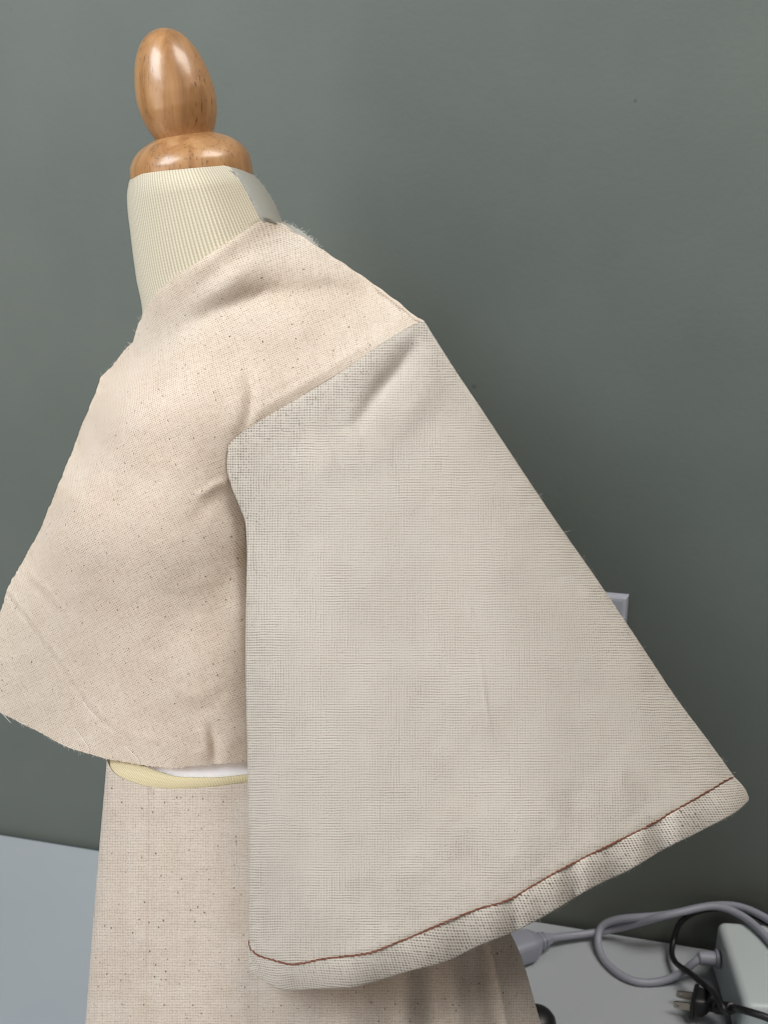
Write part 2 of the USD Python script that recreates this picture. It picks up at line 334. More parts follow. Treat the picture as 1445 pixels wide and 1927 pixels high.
# ------------------------------------------------------------------ the setting: table and wall
w0, w1 = T(0, 1568), T(1340, 1785)
wd = (w1 - w0)[:2]; wd /= np.linalg.norm(wd)
wn = np.array([wd[1], -wd[0]])            # out of the wall, towards the viewer
if wn[1] > 0: wn = -wn
def on_wall(px, py, out=0.0):
    r = ray(px, py); o = np.array([0, 0, H])
    t = ((w0[:2] + wn * out - o[:2]) @ wn) / (r[:2] @ wn)
    return o + r * t
def wall_box(u0, u1, z0, z1, o0, o1):
    b = trimesh.creation.box((1, 1, 1)); v = b.vertices + 0.5
    P = w0[:2] + np.outer(u0 + v[:, 0] * (u1 - u0), wd) + np.outer(o0 + v[:, 1] * (o1 - o0), wn)
    m = trimesh.Trimesh(np.column_stack([P, z0 + v[:, 2] * (z1 - z0)]), b.faces, process=False)
    m.fix_normals(); return m
o = obj('wall', wall_box(-2.2, 3.2, -0.75, 2.4, -0.12, -0.004), M['wall_paint'], smooth=False)
o.SetCustomDataByKey('kind', 'structure')
tb = thing('white_table', 'pale white table top meeting the grey green wall', 'table', w0)
def rounded_prism(pts2, z0, z1, r):
    """polygon with rounded top edge"""
    P = Polygon(pts2); rows = []
    prof = [(0.0, z0), (0.0, z1 - r)] + [(-r * (1 - math.cos(a)), z1 - r + r * math.sin(a)) for a in np.linspace(0.2, math.pi / 2, 6)]
    n = 160
    for off, z in prof:
        q = P.buffer(off - r, join_style=1).buffer(r, join_style=1, quad_segs=8) if False else P.buffer(-r, join_style=2).buffer(r + off, join_style=1, quad_segs=8)
        ring = np.array([q.exterior.interpolate(t, normalized=True).coords[0] for t in np.linspace(0, 1, n, endpoint=False)])
        c = ring.mean(0)
        if rows:
            k = np.argmin(np.linalg.norm(ring - rows[0][0, :2], axis=1)); ring = np.roll(ring, -k, 0)
        rows.append(np.column_stack([ring, np.full(n, z)]))
    v, f = grid(np.array(rows), True)
    c = rows[-1].mean(0); k = len(v); v = np.vstack([v, c, [c[0], c[1], z0]])
    i = np.arange(n); j = (i + 1) % n; b = (len(rows) - 1) * n
    f = np.vstack([f, np.stack([b + i, b + j, np.full(n, k)], -1), np.stack([j, i, np.full(n, k + 1)], -1)])
    m = trimesh.Trimesh(v, f, process=False); trimesh.repair.fix_normals(m); return m
cor = [w0[:2] + wd * u + wn * q for u, q in ((-0.9, 0.001), (1.1, 0.001), (1.1, 0.75), (-0.9, 0.75))]
obj('table_top', rounded_prism(cor, -0.028, 0.0, 0.003), M['table_top'], tb, smooth=35)
for u, q in ((-0.85, 0.06), (1.05, 0.06), (1.05, 0.69), (-0.85, 0.69)):
    c = w0[:2] + wd * u + wn * q
    lg = trimesh.creation.cylinder(radius=0.022, height=0.69, sections=24); lg.apply_translation([c[0], c[1], -0.0285 - 0.345])
    obj('leg', lg, M['box_white'], tb, smooth=40)
fl = obj('floor', wall_box(-2.2, 3.2, -0.75, -0.719, 0.0, 3.0), M['table_top'], smooth=False); fl.SetCustomDataByKey('kind', 'structure')

# outlet cover on the wall
c0 = on_wall(1183, 1122)
u1_ = (c0[:2] - w0[:2]) @ wd
op = thing('outlet_plate', 'pale plastic outlet cover plate on the wall peeking past the sleeve edge', 'outlet', (*(w0[:2] + wd * (u1_ - 0.035)), c0[2] - 0.057))
def bev(u0, u1, z0, z1, o0, o1, b):
    """raised plate with a sloped rim"""
    rings = []
    for (k, oo) in ((0, o0), (0, o0 + (o1 - o0) * 0.35), (b * 0.35, o0 + (o1 - o0) * 0.8), (b, o1)):
        rings.append([np.append(w0[:2] + wd * u + wn * oo, z) for u, z in ((u0 + k, z0 + k), (u1 - k, z0 + k), (u1 - k, z1 - k), (u0 + k, z1 - k))])
    v, f = grid(np.array(rings), True); v = np.vstack([v]); f = np.vstack([f, [[12, 13, 14], [12, 14, 15]]])
    m = trimesh.Trimesh(v, f, process=False); trimesh.repair.fix_normals(m); return m
zt = c0[2]
obj('cover_plate', bev(u1_ - 0.070, u1_, zt - 0.114, zt, -0.0039, 0.004, 0.005), M['plate_plastic'], op, smooth=30)
for dz in (0.036, 0.078):
    s = obj('socket', bev(u1_ - 0.052, u1_ - 0.018, zt - dz - 0.014, zt - dz + 0.014, 0.0041, 0.0058, 0.0015), M['plate_plastic'], op, smooth=30)
    for du in (-0.041, -0.029):
        obj('slot', wall_box(u1_ + du - 0.001, u1_ + du + 0.001, zt - dz - 0.004, zt - dz + 0.005, 0.0060, 0.0063), M['socket_dark'], s, smooth=False)

# ------------------------------------------------------------------ dress form: finial, collar, neck, torso
df = thing('dress_form', 'dress form with varnished wooden finial and cream ribbed neck', 'dress form', T(480, 1927))
DN = 0.60
S = DN / F                                  # metres per pixel at the neck
top, bot = W(300, 52, DN - 0.018), W(351, 262, DN)
ax = (bot - top); L = np.linalg.norm(ax); ax /= L
egg = [(0, 0.0), (1.2, 9), (3, 15), (7, 24), (14, 33.5), (25, 43), (42, 53), (62, 61), (85, 67), (108, 71), (130, 73), (150, 72.3), (170, 69), (188, 64), (204, 57.5), (212, 54), (217, 53), (221, 55), (224, 60), (226, 66)]
t_, r_ = np.array(egg).T
tt = np.concatenate([np.linspace(0, 6, 12) ** 2 / 6, np.linspace(6.5, 226, 76)])
fin = obj('finial', lathe(top, ax, list(zip(tt * L / 217, np.maximum(PchipInterpolator(t_, r_)(tt), 0.0) * S))), M['wood'], df)
cax = W(363, 336, DN + 0.004) - W(349, 258, DN - 0.003); cl_ = np.linalg.norm(cax)
col = [(-4, 30), (-3, 52), (-1, 60), (3, 70), (9, 82), (18, 95), (30, 106), (45, 113), (60, 114.5), (76, 114.5), (90, 112), (100, 106), (108, 90), (112, 60), (112, 0)]
t_, r_ = np.array(col).T
s_ = np.linspace(0, 1, len(col)); ss = np.linspace(0, 1, 60)
obj('collar', lathe(W(349, 258, DN - 0.003), cax, list(zip(PchipInterpolator(s_, t_)(ss) * S, PchipInterpolator(s_, r_)(ss) * S))), M['wood'], df)

# ------------------------------------------------------------------ bodice depth field
seam_line = [(796, 602), (775, 611), (720, 645), (640, 700), (550, 755), (480, 797), (457, 813), (439, 827), (431, 837), (428, 851), (427, 880)]
ctrl = np.array([
    (500, 412, .578), (489, 415, .573), (430, 455, .553), (370, 495, .549), (300, 545, .566), (270, 595, .583), (280, 572, .577), (259, 615, .588), (520, 418, .585), (600, 470, .579), (700, 540, .571), (796, 602, .556),
    (450, 560, .549), (560, 560, .553), (450, 640, .548), (600, 640, .548), (700, 620, .553), (720, 645, .548), (640, 700, .541), (550, 755, .536), (480, 797, .533), (427, 880, .532),
    (350, 720, .533), (330, 830, .527), (250, 740, .548), (200, 800, .553), (180, 740, .577), (195, 705, .588), (240, 655, .592), (142, 833, .578), (73, 1003, .584), (14, 1107, .590), (0, 1180, .592),
    (-60, 1250, .598), (0, 1345, .600), (100, 1010, .566), (120, 930, .562), (200, 950, .540), (300, 950, .527), (330, 1050, .530), (420, 960, .535), (460, 1000, .544), (520, 1000, .570), (150, 1150, .566),
    (150, 1280, .578), (240, 1200, .553), (300, 1250, .547), (380, 1150, .540), (460, 1150, .545), (460, 1280, .549), (270, 1440, .562), (330, 1445, .556), (400, 1440, .553), (464, 1434, .555), (110, 1400, .592), (200, 1428, .574),
    (560, 1428, .575), (650, 1400, .600), (640, 1000, .610), (680, 1200, .605)])
rbf = RBFInterpolator(ctrl[:, :2] / 500, ctrl[:, 2], kernel='thin_plate_spline', smoothing=2e-4)
def bodice_depth(px, py):
    sh = np.shape(px)
    return rbf(np.stack([np.ravel(px), np.ravel(py)], -1) / 500).reshape(sh)

bodice_folds = [
    (seam_line, 3, -0.15, False), ([(x - 13, y - 12) for x, y in seam_line[1:7]], 8, 0.8, True),
    ([(463, 690), (472, 735), (470, 775), (452, 812)], 10, -1.9, True), ([(440, 690), (448, 740), (444, 790), (430, 815)], 20, 1.3, True),
    ([(433, 903), (405, 914), (368, 936)], 8, 1.2, True), ([(436, 925), (400, 945), (360, 975)], 14, -0.8, True),
    ([(400, 530), (480, 492), (590, 488), (690, 532)], 30, 5.0, True), ([(322, 632), (400, 588), (500, 556), (620, 548), (745, 578)], 24, -5.4, True), ([(350, 672), (450, 640), (560, 625), (690, 625)], 34, 2.4, True),
    ([(508, 450), (440, 492), (345, 560)], 17, -2.4, True), ([(492, 420), (430, 462), (330, 530)], 10, 0.9, True),
    ([(500, 543), (485, 556), (465, 565)], 4, -0.5, True),
    ([(394, 1362), (402, 1395), (407, 1440)], 8, -2.0, True), ([(376, 1370), (384, 1400), (386, 1440)], 12, 1.4, True), ([(425, 1380), (430, 1440)], 14, 0.8, True),
    ([(52, 1062), (60, 1085), (85, 1105), (112, 1140), (140, 1180)], 5, 1.1, True), ([(45, 1075), (55, 1098), (80, 1118), (104, 1150)], 6, -0.8, True),
    ([(12, 1118), (60, 1180), (110, 1250), (150, 1308), (190, 1357), (210, 1372)], 4.5, -0.85, False), ([(18, 1114), (66, 1176), (116, 1246), (156, 1304), (196, 1352)], 5, 0.6, False),
    ([(200, 1360), (250, 1385), (330, 1398)], 6, 0.3, True),
    ([(170, 880), (150, 1000), (160, 1100)], 40, 0.9, True), ([(230, 900), (215, 1000), (220, 1100)], 30, -0.8, True), ([(300, 980), (295, 1100), (290, 1230)], 35, 0.9, True),
    ([(440, 960), (452, 1080), (455, 1250)], 16, 1.2, True), ([(415, 980), (420, 1100), (400, 1250)], 24, -1.0, True),
    ([(540, 432), (600, 474), (690, 534), (784, 606)], 2.6, -0.55, False),
    ([(290, 1330), (330, 1300), (390, 1320)], 18, 0.7, True), ([(430, 1290), (400, 1330), (350, 1350)], 14, -0.6, True)]

# neck cover: ribbed knit tube with a side seam, back panel in plain cloth
NV, NU = 170, 330
vv = np.linspace(0, 1, NV)
left = poly_interp([(241, 342), (239, 362), (246, 440), (256, 520), (268, 591), (262, 680)], vv, True)
seam = poly_interp([(431, 312), (452, 340), (475, 384), (490, 414), (530, 500), (560, 600)], vv, True)
right = poly_interp([(478, 329), (497, 350), (518, 384), (531, 416), (575, 500), (620, 600)], vv, True)
rim = PchipInterpolator([0, 0.018, 0.06, 0.16, 0.55, 1.0], [350, 340, 333.5, 327.5, 319, 312])
s = np.linspace(0, 1, NU)
sx = np.sin(s * np.pi / 2) ** 0.0 * (1 - np.cos(s * np.pi * 0.5) ** 1.6)       # denser near the left turn
sx = 0.35 * s + 0.65 * (1 - np.cos(s * np.pi / 2) ** 1.35)
PX = left[:, :1] + (seam[:, :1] - left[:, :1]) * sx[None]
PY = left[:, 1:] + (seam[:, 1:] - left[:, 1:]) * sx[None]
PY += ((rim(sx) - (left[0, 1] + (seam[0, 1] - left[0, 1]) * sx))[None]) * np.clip(1 - vv[:, None] * 2.2, 0, 1)
arc = 1 - (1 - np.clip(sx * 1.0, 0, 1)) ** 2
dep = DN - 0.046 * np.sqrt(np.clip(1 - (1 - sx / 0.62) ** 2, 0, 1)) * (sx < 0.62) - (0.046 - 0.020 * np.clip((sx - 0.62) / 0.38, 0, 1) ** 1.7) * (sx >= 0.62)
D = np.repeat(dep[None], NV, 0) + 0.012 * (1 - np.clip(vv * 8, 0, 1))[:, None] ** 2 * 0.5 - 0.012 * np.clip(vv[:, None] - 0.55, 0, 1)
under = np.clip((PY - np.interp(PX, [268, 300, 370, 430, 489, 500], [592, 544, 494, 454, 415, 411]) + 5) / 6, 0, 1)
D = D + under * np.maximum(bodice_depth(PX, PY) - folds(PX, PY, bodice_folds) + .0014 - D, 0)
flat = W(PX, PY, D)
arcl = np.concatenate([[0], np.cumsum(np.linalg.norm(np.diff(flat[60], axis=0), axis=1))])
U = np.repeat(arcl[None], NV, 0)
Vv = np.concatenate([[0], np.cumsum(np.linalg.norm(np.diff(flat[:, NU // 2], axis=0), axis=1))])[:, None] + 0 * U
rows_half = (np.floor(U / 0.0021).astype(int) % 2)
rib = np.abs(np.sin(np.pi * U / 0.0021 - 0)) ** 0.7 * 0.00055 + 0.00008 * np.abs(np.sin(np.pi * (Vv / 0.0016 + 0.5 * rows_half)))
flat = W(PX, PY, D - rib * np.clip(vv[:, None] * 14, 0.25, 1))
# rolled rim at the top
uvn = np.stack([U + 0.00105, Vv], -1)
inn = [W(PX[0], PY[0] + k1, D[0] + k2) for k1, k2 in ((-1.8, 0.0012), (-1.2, 0.003), (2, 0.0045), (25, 0.006))]
fullP = np.concatenate([np.array(inn[::-1]), flat]); fullUV = np.concatenate([np.stack([U[:1].repeat(4, 0) + 0.00105, np.array([-.005, -.003, -.002, -.001])[:, None] + 0 * U[:1].repeat(4, 0)], -1), uvn])
v, f = grid(fullP)
nk = obj('neck_cover', (v, f), M['knit_cream'], df, uv=fullUV.reshape(-1, 2))
# back panel of the neck, from the seam round the right edge and round the back to the left edge
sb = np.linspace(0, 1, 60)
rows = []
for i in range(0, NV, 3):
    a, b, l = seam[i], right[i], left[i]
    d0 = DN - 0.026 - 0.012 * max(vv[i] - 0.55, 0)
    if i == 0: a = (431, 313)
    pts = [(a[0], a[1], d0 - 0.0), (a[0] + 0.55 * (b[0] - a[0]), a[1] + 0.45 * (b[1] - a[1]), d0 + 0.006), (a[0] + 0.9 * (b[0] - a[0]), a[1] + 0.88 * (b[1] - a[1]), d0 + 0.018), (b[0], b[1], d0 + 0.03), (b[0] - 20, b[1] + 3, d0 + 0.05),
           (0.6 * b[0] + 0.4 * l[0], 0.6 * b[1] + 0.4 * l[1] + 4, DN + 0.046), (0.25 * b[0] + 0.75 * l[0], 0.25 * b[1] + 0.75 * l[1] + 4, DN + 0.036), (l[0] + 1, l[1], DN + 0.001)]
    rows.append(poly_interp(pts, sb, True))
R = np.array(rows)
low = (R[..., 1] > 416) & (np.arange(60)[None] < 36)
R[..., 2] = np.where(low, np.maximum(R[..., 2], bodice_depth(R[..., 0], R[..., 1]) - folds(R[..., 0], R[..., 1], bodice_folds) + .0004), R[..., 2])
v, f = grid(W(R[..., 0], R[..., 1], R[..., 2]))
obj('neck_back', (v, f), M['painted_shade_cloth'], df, label='plain back panel of the neck with its shade painted in')  # shade is painted into the grey of this panel
st = []
for k in range(90):
    t = rng.random(); p = poly_interp(seam[:int(NV * .33)], t); q = W(p[0] + rng.normal(0, 2), p[1] + rng.normal(0, 1.5), DN - 0.028)
    d = rng.normal(0, 1, 3); e = q + d * 0.0006 + np.array([0.0012, -0.0004, 0.0007]) * rng.random()
    st.append(np.array([q, (q + e) / 2 + rng.normal(0, .0003, 3), e]))
for k in range(70):
    t = rng.random(); p = poly_interp(right[:int(NV * .33)], t); q = W(p[0] - 1.5, p[1], DN + 0.002)
    e = q + np.array([0.0009, 0, 0.0005]) * rng.random() + rng.normal(0, .0004, 3)
    st.append(np.array([q, (q + e) / 2 + rng.normal(0, .0002, 3), e]))
hairs('seam_fuzz', st, 0.000035, M['fuzz'], df)

hb = thing('muslin_bodice', 'half bodice of cream muslin with wide bell sleeve, pinned on dress form', 'garment', W(500, 900, .56))
edge = [(511, 413), (500, 411), (489, 415), (460, 434), (430, 454), (370, 494), (330, 519), (300, 544), (280, 572), (269, 592), (259, 615), (249, 643), (232, 660), (211, 688), (192, 707), (180, 736), (142, 833), (108, 918), (73, 1003), (35, 1069), (14, 1107), (0, 1158), (-22, 1215), (-30, 1325), (0, 1341),
        (34, 1358), (79, 1381), (125, 1406), (166, 1419), (200, 1428), (264, 1440), (321, 1446), (377, 1441), (464, 1434), (560, 1428), (640, 1400), (640, 1000), (500, 975), (460, 950), (438, 920)] + seam_line[::-1] + \
       [(784, 599), (746, 567), (694, 529), (642, 494), (608, 472), (566, 444), (528, 420)]
raw = set(range(2, 33))
bp = []
for i in range(len(edge)):
    a, b = np.array(edge[i], float), np.array(edge[(i + 1) % len(edge)], float)
    n = max(int(np.linalg.norm(b - a) / 4), 1)
    for k in range(n):
        p = a + (b - a) * k / n
        if 7 <= i <= 33: p = p + rng.normal(0, 0.55, 2) + 1.6 * (meshkit.noise(np.array([p[0] / 14, p[1] / 14, 3.0]), 5) - .5)
        bp.append(p)
bp = np.array(bp); poly = Polygon(bp).buffer(0)
gx, gy = np.meshgrid(np.arange(-40, 800, 4.0), np.arange(405, 1450, 4.0)); gx[1::2] += 2
g = np.stack([gx.ravel(), gy.ravel()], -1)
inner = poly.buffer(-2.2)
g = g[shapely.contains_xy(inner, g[:, 0], g[:, 1])]
P2 = np.vstack([bp, g])
tri = Delaunay(P2).simplices
c = P2[tri].mean(1); tri = tri[shapely.contains_xy(poly.buffer(0.05), c[:, 0], c[:, 1])]
e1, e2 = P2[tri[:, 1]] - P2[tri[:, 0]], P2[tri[:, 2]] - P2[tri[:, 0]]
cr = e1[:, 0] * e2[:, 1] - e1[:, 1] * e2[:, 0]; tri = np.where((cr > 0)[:, None], tri[:, ::-1], tri)
bd = bodice_depth(P2[:, 0], P2[:, 1])
bz = bd - folds(P2[:, 0], P2[:, 1], bodice_folds) - 0.0015 * lowfreq(P2[:, 0], P2[:, 1], 90, 3) - 0.0007 * lowfreq(P2[:, 0], P2[:, 1], 26, 4)
uvb = np.stack([(P2[:, 0] - 300) * 0.00028 + 0.35 * (0.56 - bd), (P2[:, 1] - 900) * 0.00028], -1)
fp = obj('front_panel', (W(P2[:, 0], P2[:, 1], bz), tri), M['bodice_muslin'], hb, uv=uvb)

# back panel: over the shoulder and down the back
sh = np.array([(511, 413), (528, 420), (566, 444), (608, 472), (642, 494), (694, 529), (746, 567), (784, 599), (797, 604)], float)
shp = poly_interp(sh, np.linspace(0, 1, 60)); shd = bodice_depth(shp[:, 0], shp[:, 1])
rows, uvr = [], []
for k in np.linspace(0, 1, 60):
    back = 0.075 * math.sin(min(k * 2.2, 1) * math.pi / 2)
    rows.append(W(shp[:, 0] - 10 * k, shp[:, 1] + 1.2 + 26 * min(k * 5, 1) + 640 * max(k - 0.12, 0), shd + 0.0012 + back))
    uvr.append(np.stack([(shp[:, 0] - 300) * .00028, np.full(60, -0.1 - k * 0.25)], -1))
v, f = grid(np.array(rows))
obj('back_panel', (v, f), M['bodice_muslin'], hb, uv=np.array(uvr).reshape(-1, 2))
# piped edge of the shoulder seam and the raw allowance standing up behind it
sp_ = poly_interp(sh[1:], np.linspace(0, 1, 120)); sd = bodice_depth(sp_[:, 0], sp_[:, 1])
v, f = tube(W(sp_[:, 0] - 0.5, sp_[:, 1] + 2.0, sd + 0.0004), 0.0010 + 0.0002 * np.sin(np.arange(120) * .4), 10)
obj('shoulder_seam', (v, f), M['bodice_muslin'], hb, uv=np.stack([np.repeat(np.arange(120), 10) * .0009, np.tile(np.arange(10), 120) * .0006], -1).tolist() + [[0, 0], [0, 0]])
al = poly_interp([(527, 417), (560, 438), (585, 455), (606, 472)], np.linspace(0, 1, 50)); ad = bodice_depth(al[:, 0], al[:, 1])
hgt = 9 * np.sin(np.linspace(0.12, 1, 50) * np.pi) ** 0.7 + rng.normal(0, .5, 50)
rows = [W(al[:, 0] + k * hgt * .45, al[:, 1] + 3 - k * hgt, ad + 0.004 + 0.002 * k) for k in np.linspace(0, 1, 6)]
v, f = grid(np.array(rows))
sa = obj('seam_allowance', (v, f), M['painted_shade_cloth'], hb, label='frayed raw edge standing behind the shoulder seam, its shade painted grey')  # grey here is painted shade on the muslin edge
st, wd_ = [], []
for k in range(60):
    i = rng.integers(0, 50); q = rows[-1][i]
    e = q + np.array([.5, 0, .55]) * rng.gamma(1.4, .0006) + rng.normal(0, .0006, 3)
    st.append(np.array([q - [0, 0, .0006], (q + e) / 2 + rng.normal(0, .0003, 3), e])); wd_.append(rng.uniform(.00007, .00015))
# frayed raw edges of the front panel: neckline, centre front, lower edge
eb = bp[(bp[:, 0] < 640)]
L_ = [p for p in eb if (p[1] < 720 or p[1] > 1335) and p[0] < 512]
for k in range(520):
    p = L_[rng.integers(0, len(L_))]
    d = float(bodice_depth(np.array([p[0]]), np.array([p[1]]))[0])
    q = W(p[0], p[1], d - .0003)
    out = np.array([-.6, 0, .8]) if p[1] < 720 else np.array([-.2, 0, -1.0])
    e = q + out * rng.gamma(1.6, .00033) + rng.normal(0, .00035, 3)
    st.append(np.array([q, (q + e) / 2 + rng.normal(0, .00015, 3), e])); wd_.append(rng.uniform(.00006, .00011))
for q0 in ((486, 414), (491, 413), (498, 411), (509, 412), (513, 413)):
    q = W(*q0, .590)
    for _ in range(4):
        e = q + np.array([.3, 0, 1.0]) * rng.uniform(.001, .0035) + rng.normal(0, .0007, 3)
        st.append(np.array([q, (q + e) / 2 + rng.normal(0, .0003, 3), e])); wd_.append(.00014)
def thread(pts, off=.0006):
    pts = poly_interp(pts, np.linspace(0, 1, 26), True)
    d = bodice_depth(pts[:, 0], pts[:, 1]) - folds(pts[:, 0], pts[:, 1], bodice_folds) - off
    st.append(W(pts[:, 0], pts[:, 1], d)); wd_.append(.00022)
thread([(0, 1340), (8, 1347), (16, 1356), (20, 1360)], .001); thread([(30, 1354), (40, 1361), (52, 1364)], .001)
thread([(138, 1370), (150, 1383), (160, 1398), (167, 1410), (165, 1417)], .0012)
thread([(236, 1405), (246, 1415), (256, 1425), (262, 1436)], .0012); thread([(152, 1310), (165, 1332), (182, 1350), (190, 1357)], .0009)
hairs('frayed_thread', st, np.array(wd_), M['fuzz'], hb)

# ------------------------------------------------------------------ sleeve
stitch_px = [(468, 1770), (471, 1784), (478, 1795), (504, 1805), (552, 1816), (608, 1806), (660, 1800), (694, 1795), (732, 1781), (784, 1760), (860, 1727), (900, 1712), (957, 1694), (1002, 1668), (1081, 1624), (1172, 1579), (1224, 1553), (1270, 1526), (1330, 1491), (1381, 1462)]
hem_px = [(467, 1822), (490, 1841), (538, 1864), (594, 1861), (656, 1859), (701, 1848), (763, 1829), (832, 1812), (900, 1780), (968, 1753), (1040, 1715), (1077, 1692), (1126, 1664), (1187, 1636), (1239, 1604), (1326, 1560), (1387, 1526), (1409, 1505)]
left_px = [(427, 880), (436, 916), (450, 951), (462, 986), (465, 1044), (463, 1130), (462, 1217), (466, 1449), (468, 1620), (468, 1770)]
right_px = [(797, 602), (812, 626), (853, 691), (900, 761), (992, 900), (1032, 960), (1135, 1108), (1202, 1208), (1273, 1315), (1327, 1387), (1381, 1462)]
NC, NR = 340, 300
v_ = np.linspace(0, 1, NR)
cu = np.linspace(0, 1, NC)
u_ = 0.5 - 0.5 * np.cos(np.pi * cu); u_ = 0.45 * u_ + 0.55 * cu
u_ = (u_ - u_[0]) / (u_[-1] - u_[0])
Tp = poly_interp(seam_line[::-1], u_, True); Bp = poly_interp(stitch_px, u_, True)
Lp = poly_interp(left_px, v_, True); Rp = poly_interp(right_px, v_, True)
uu, vg = np.meshgrid(u_, v_)
Cn = (1 - vg)[..., None] * Tp[None] + vg[..., None] * Bp[None] + (1 - uu)[..., None] * Lp[:, None] + uu[..., None] * Rp[:, None] \
    - ((1 - uu) * (1 - vg))[..., None] * Tp[0] - (uu * (1 - vg))[..., None] * Tp[-1] - ((1 - uu) * vg)[..., None] * Bp[0] - (uu * vg)[..., None] * Bp[-1]
SX, SY = Cn[..., 0], Cn[..., 1]
# distance of the two edges, and how far the cloth bows out between them
dl = PchipInterpolator([0, .12, .3, 1], [.532, .5335, .536, .536])(v_); dr = np.interp(v_, [0, .15, 1], [.5565, .557, .566])
top_d = bodice_depth(Tp[:, 0], Tp[:, 1]) - .0006
bow = PchipInterpolator([0, .1, .3, .6, 1], [0, .005, .019, .037, .052])(v_)
sq = np.clip(vg / .35, 0, 1)
prof = (1 - np.abs(2 * uu - 1) ** (1.8 + .8 * sq)) ** (1.0 - .38 * sq)
base = dl[:, None] * (1 - uu) + dr[:, None] * uu
tilt = -.010 * vg * np.sin(np.pi * uu)
SD = base - bow[:, None] * prof + tilt
SD = SD + (top_d - base[0])[None] * np.exp(-(vg / .32) ** 2)
sleeve_folds = [
    ([(786, 640), (752, 692), (715, 735), (690, 770), (672, 800)], 17, -4.8, True), ([(835, 690), (780, 760), (720, 815)], 30, 2.0, True), ([(740, 640), (690, 690), (640, 740)], 26, 1.5, True),
    ([(680, 790), (620, 815), (560, 835), (520, 850)], 30, -1.3, True), ([(640, 870), (560, 900)], 34, 1.1, True),
    ([(x + 10, y + 10) for x, y in seam_line[1:]], 9, 0.3, True), ([(803, 606), (812, 630)], 9, 0.5, False),
    ([(884, 1138), (889, 1172)], 4, 0.45, True), ([(898, 1205), (910, 1290), (926, 1400)], 4, 0.4, True), ([(950, 990), (1000, 968), (1040, 940)], 9, 0.6, True), ([(930, 1060), (1000, 1040), (1060, 1030)], 14, 0.5, True),
    ([(1010, 1100), (1100, 1075)], 12, -0.5, True), ([(600, 1050), (620, 1300), (640, 1500)], 60, 1.4, True), ([(760, 1000), (830, 1300), (880, 1600)], 60, -1.6, True), ([(900, 1050), (1010, 1300), (1100, 1500)], 60, 1.2, True),
    ([(500, 1150), (510, 1400), (515, 1700)], 22, 0.7, True),
    ([(x, y - 16) for x, y in stitch_px[2:-1]], 12, 0.25, False), (stitch_px, 3, -0.4, False)]
for (x, y), a in (((620, 1790), 1.0), ((700, 1765), -.9), ((790, 1730), 1.2), ((900, 1680), -1.1), ((1000, 1635), 1.3), ((1090, 1590), -1.2), ((1190, 1540), 1.2), ((1290, 1480), -1.0)):
    sleeve_folds.append(([(x, y), (x - 25, y - 110)], 26, a, True))
SD = SD - folds(SX, SY, sleeve_folds) - 0.0026 * lowfreq(SX, SY, 120, 11) - 0.0007 * lowfreq(SX, SY, 28, 12)
front = W(SX, SY, SD)
# cloth coordinates: along each row by true length, down by the picture plane
seg = np.hypot(np.diff(SX, axis=1) * .5 / F, .7 * np.diff(base - bow[:, None] * prof, axis=1))
al_ = np.concatenate([np.zeros((NR, 1)), np.cumsum(seg, 1)], 1); mid = NC // 2
Ux = al_ - al_[:, mid:mid + 1] + ((SX[:, mid] - 700) * .5 / F)[:, None]
Uy = (SY - 1200) * 0.5 / F
# back sheet, same edges
bprof = (1 - np.abs(2 * uu - 1) ** 2.6) ** 0.62
BD = base + np.interp(v_, [0, .12, .35, 1], [.012, .022, .030, .045])[:, None] * bprof
TP2 = SX + 0; BY = SY - 0 * SX
backS = W(SX, BY, BD)[:, ::6]
fullv, fullf = join([grid(front), (lambda g_: (g_[0], g_[1][:, ::-1]))(grid(backS))])
uvb2 = np.stack([Ux[:, ::6], Uy[:, ::6]], -1).reshape(-1, 2)
sl = obj('sleeve', (fullv, fullf), M['sleeve_muslin'], hb, uv=np.vstack([np.stack([Ux, Uy], -1).reshape(-1, 2), uvb2]), label='wide bell sleeve of open weave muslin')

# hem: doubled cloth below the stitching, puckered, turned up inside
HR = 40
Hb = poly_interp(hem_px, u_, True)
hv = np.linspace(0, 1, HR); hu, hvg = np.meshgrid(u_, hv)
HX = (1 - hvg) * Bp[None, :, 0] + hvg * Hb[None, :, 0]; HY = (1 - hvg) * Bp[None, :, 1] + hvg * Hb[None, :, 1]
HX[:, -60:] += (np.sin(np.pi * hvg) * 6 * np.linspace(0, 1, NC) ** 8)[:, -60:]
prof_e = (1 - np.abs(2 * hu - 1) ** 2.6) ** 0.62
pw = 40 * u_
wob = np.zeros_like(HX)
for (x, y, wdt, a) in ((1238, 1585, 15, -2.4), (1268, 1565, 20, 1.8), (1200, 1605, 20, 1.6), (1075, 1660, 14, -2.2), (1100, 1650, 18, 1.7), (1040, 1690, 18, 1.3), (1150, 1630, 18, -1.3), (965, 1725, 14, -1.7), (990, 1712, 18, 1.3), (920, 1750, 20, 1.0), (860, 1775, 20, -1.1), (790, 1800, 24, 1.0), (720, 1825, 22, -.9), (640, 1835, 26, .9), (560, 1840, 20, -.8), (510, 1830, 16, 1.0), (1330, 1530, 24, -1.2), (1365, 1510, 20, 1.0)):
    dxy = (HX - x) * .80 + (HY - y) * .60 * 0 + (HY - y) * -.12
    wob += a * np.exp(-(dxy / wdt) ** 2) * (.25 + .75 * hvg)
ridge = 0.45e-3 * np.sin(np.clip(hvg * 1.0, 0, 1) * np.pi) ** .6 + .0004
HD = SD[-1][None] + 0 * HX - ridge - wob * 2.1e-3 * np.clip(prof_e * 1.6, .2, 1) + .004 * hvg ** 2 * prof_e
seamd = SD[-1] + .0006
HD[0] = seamd
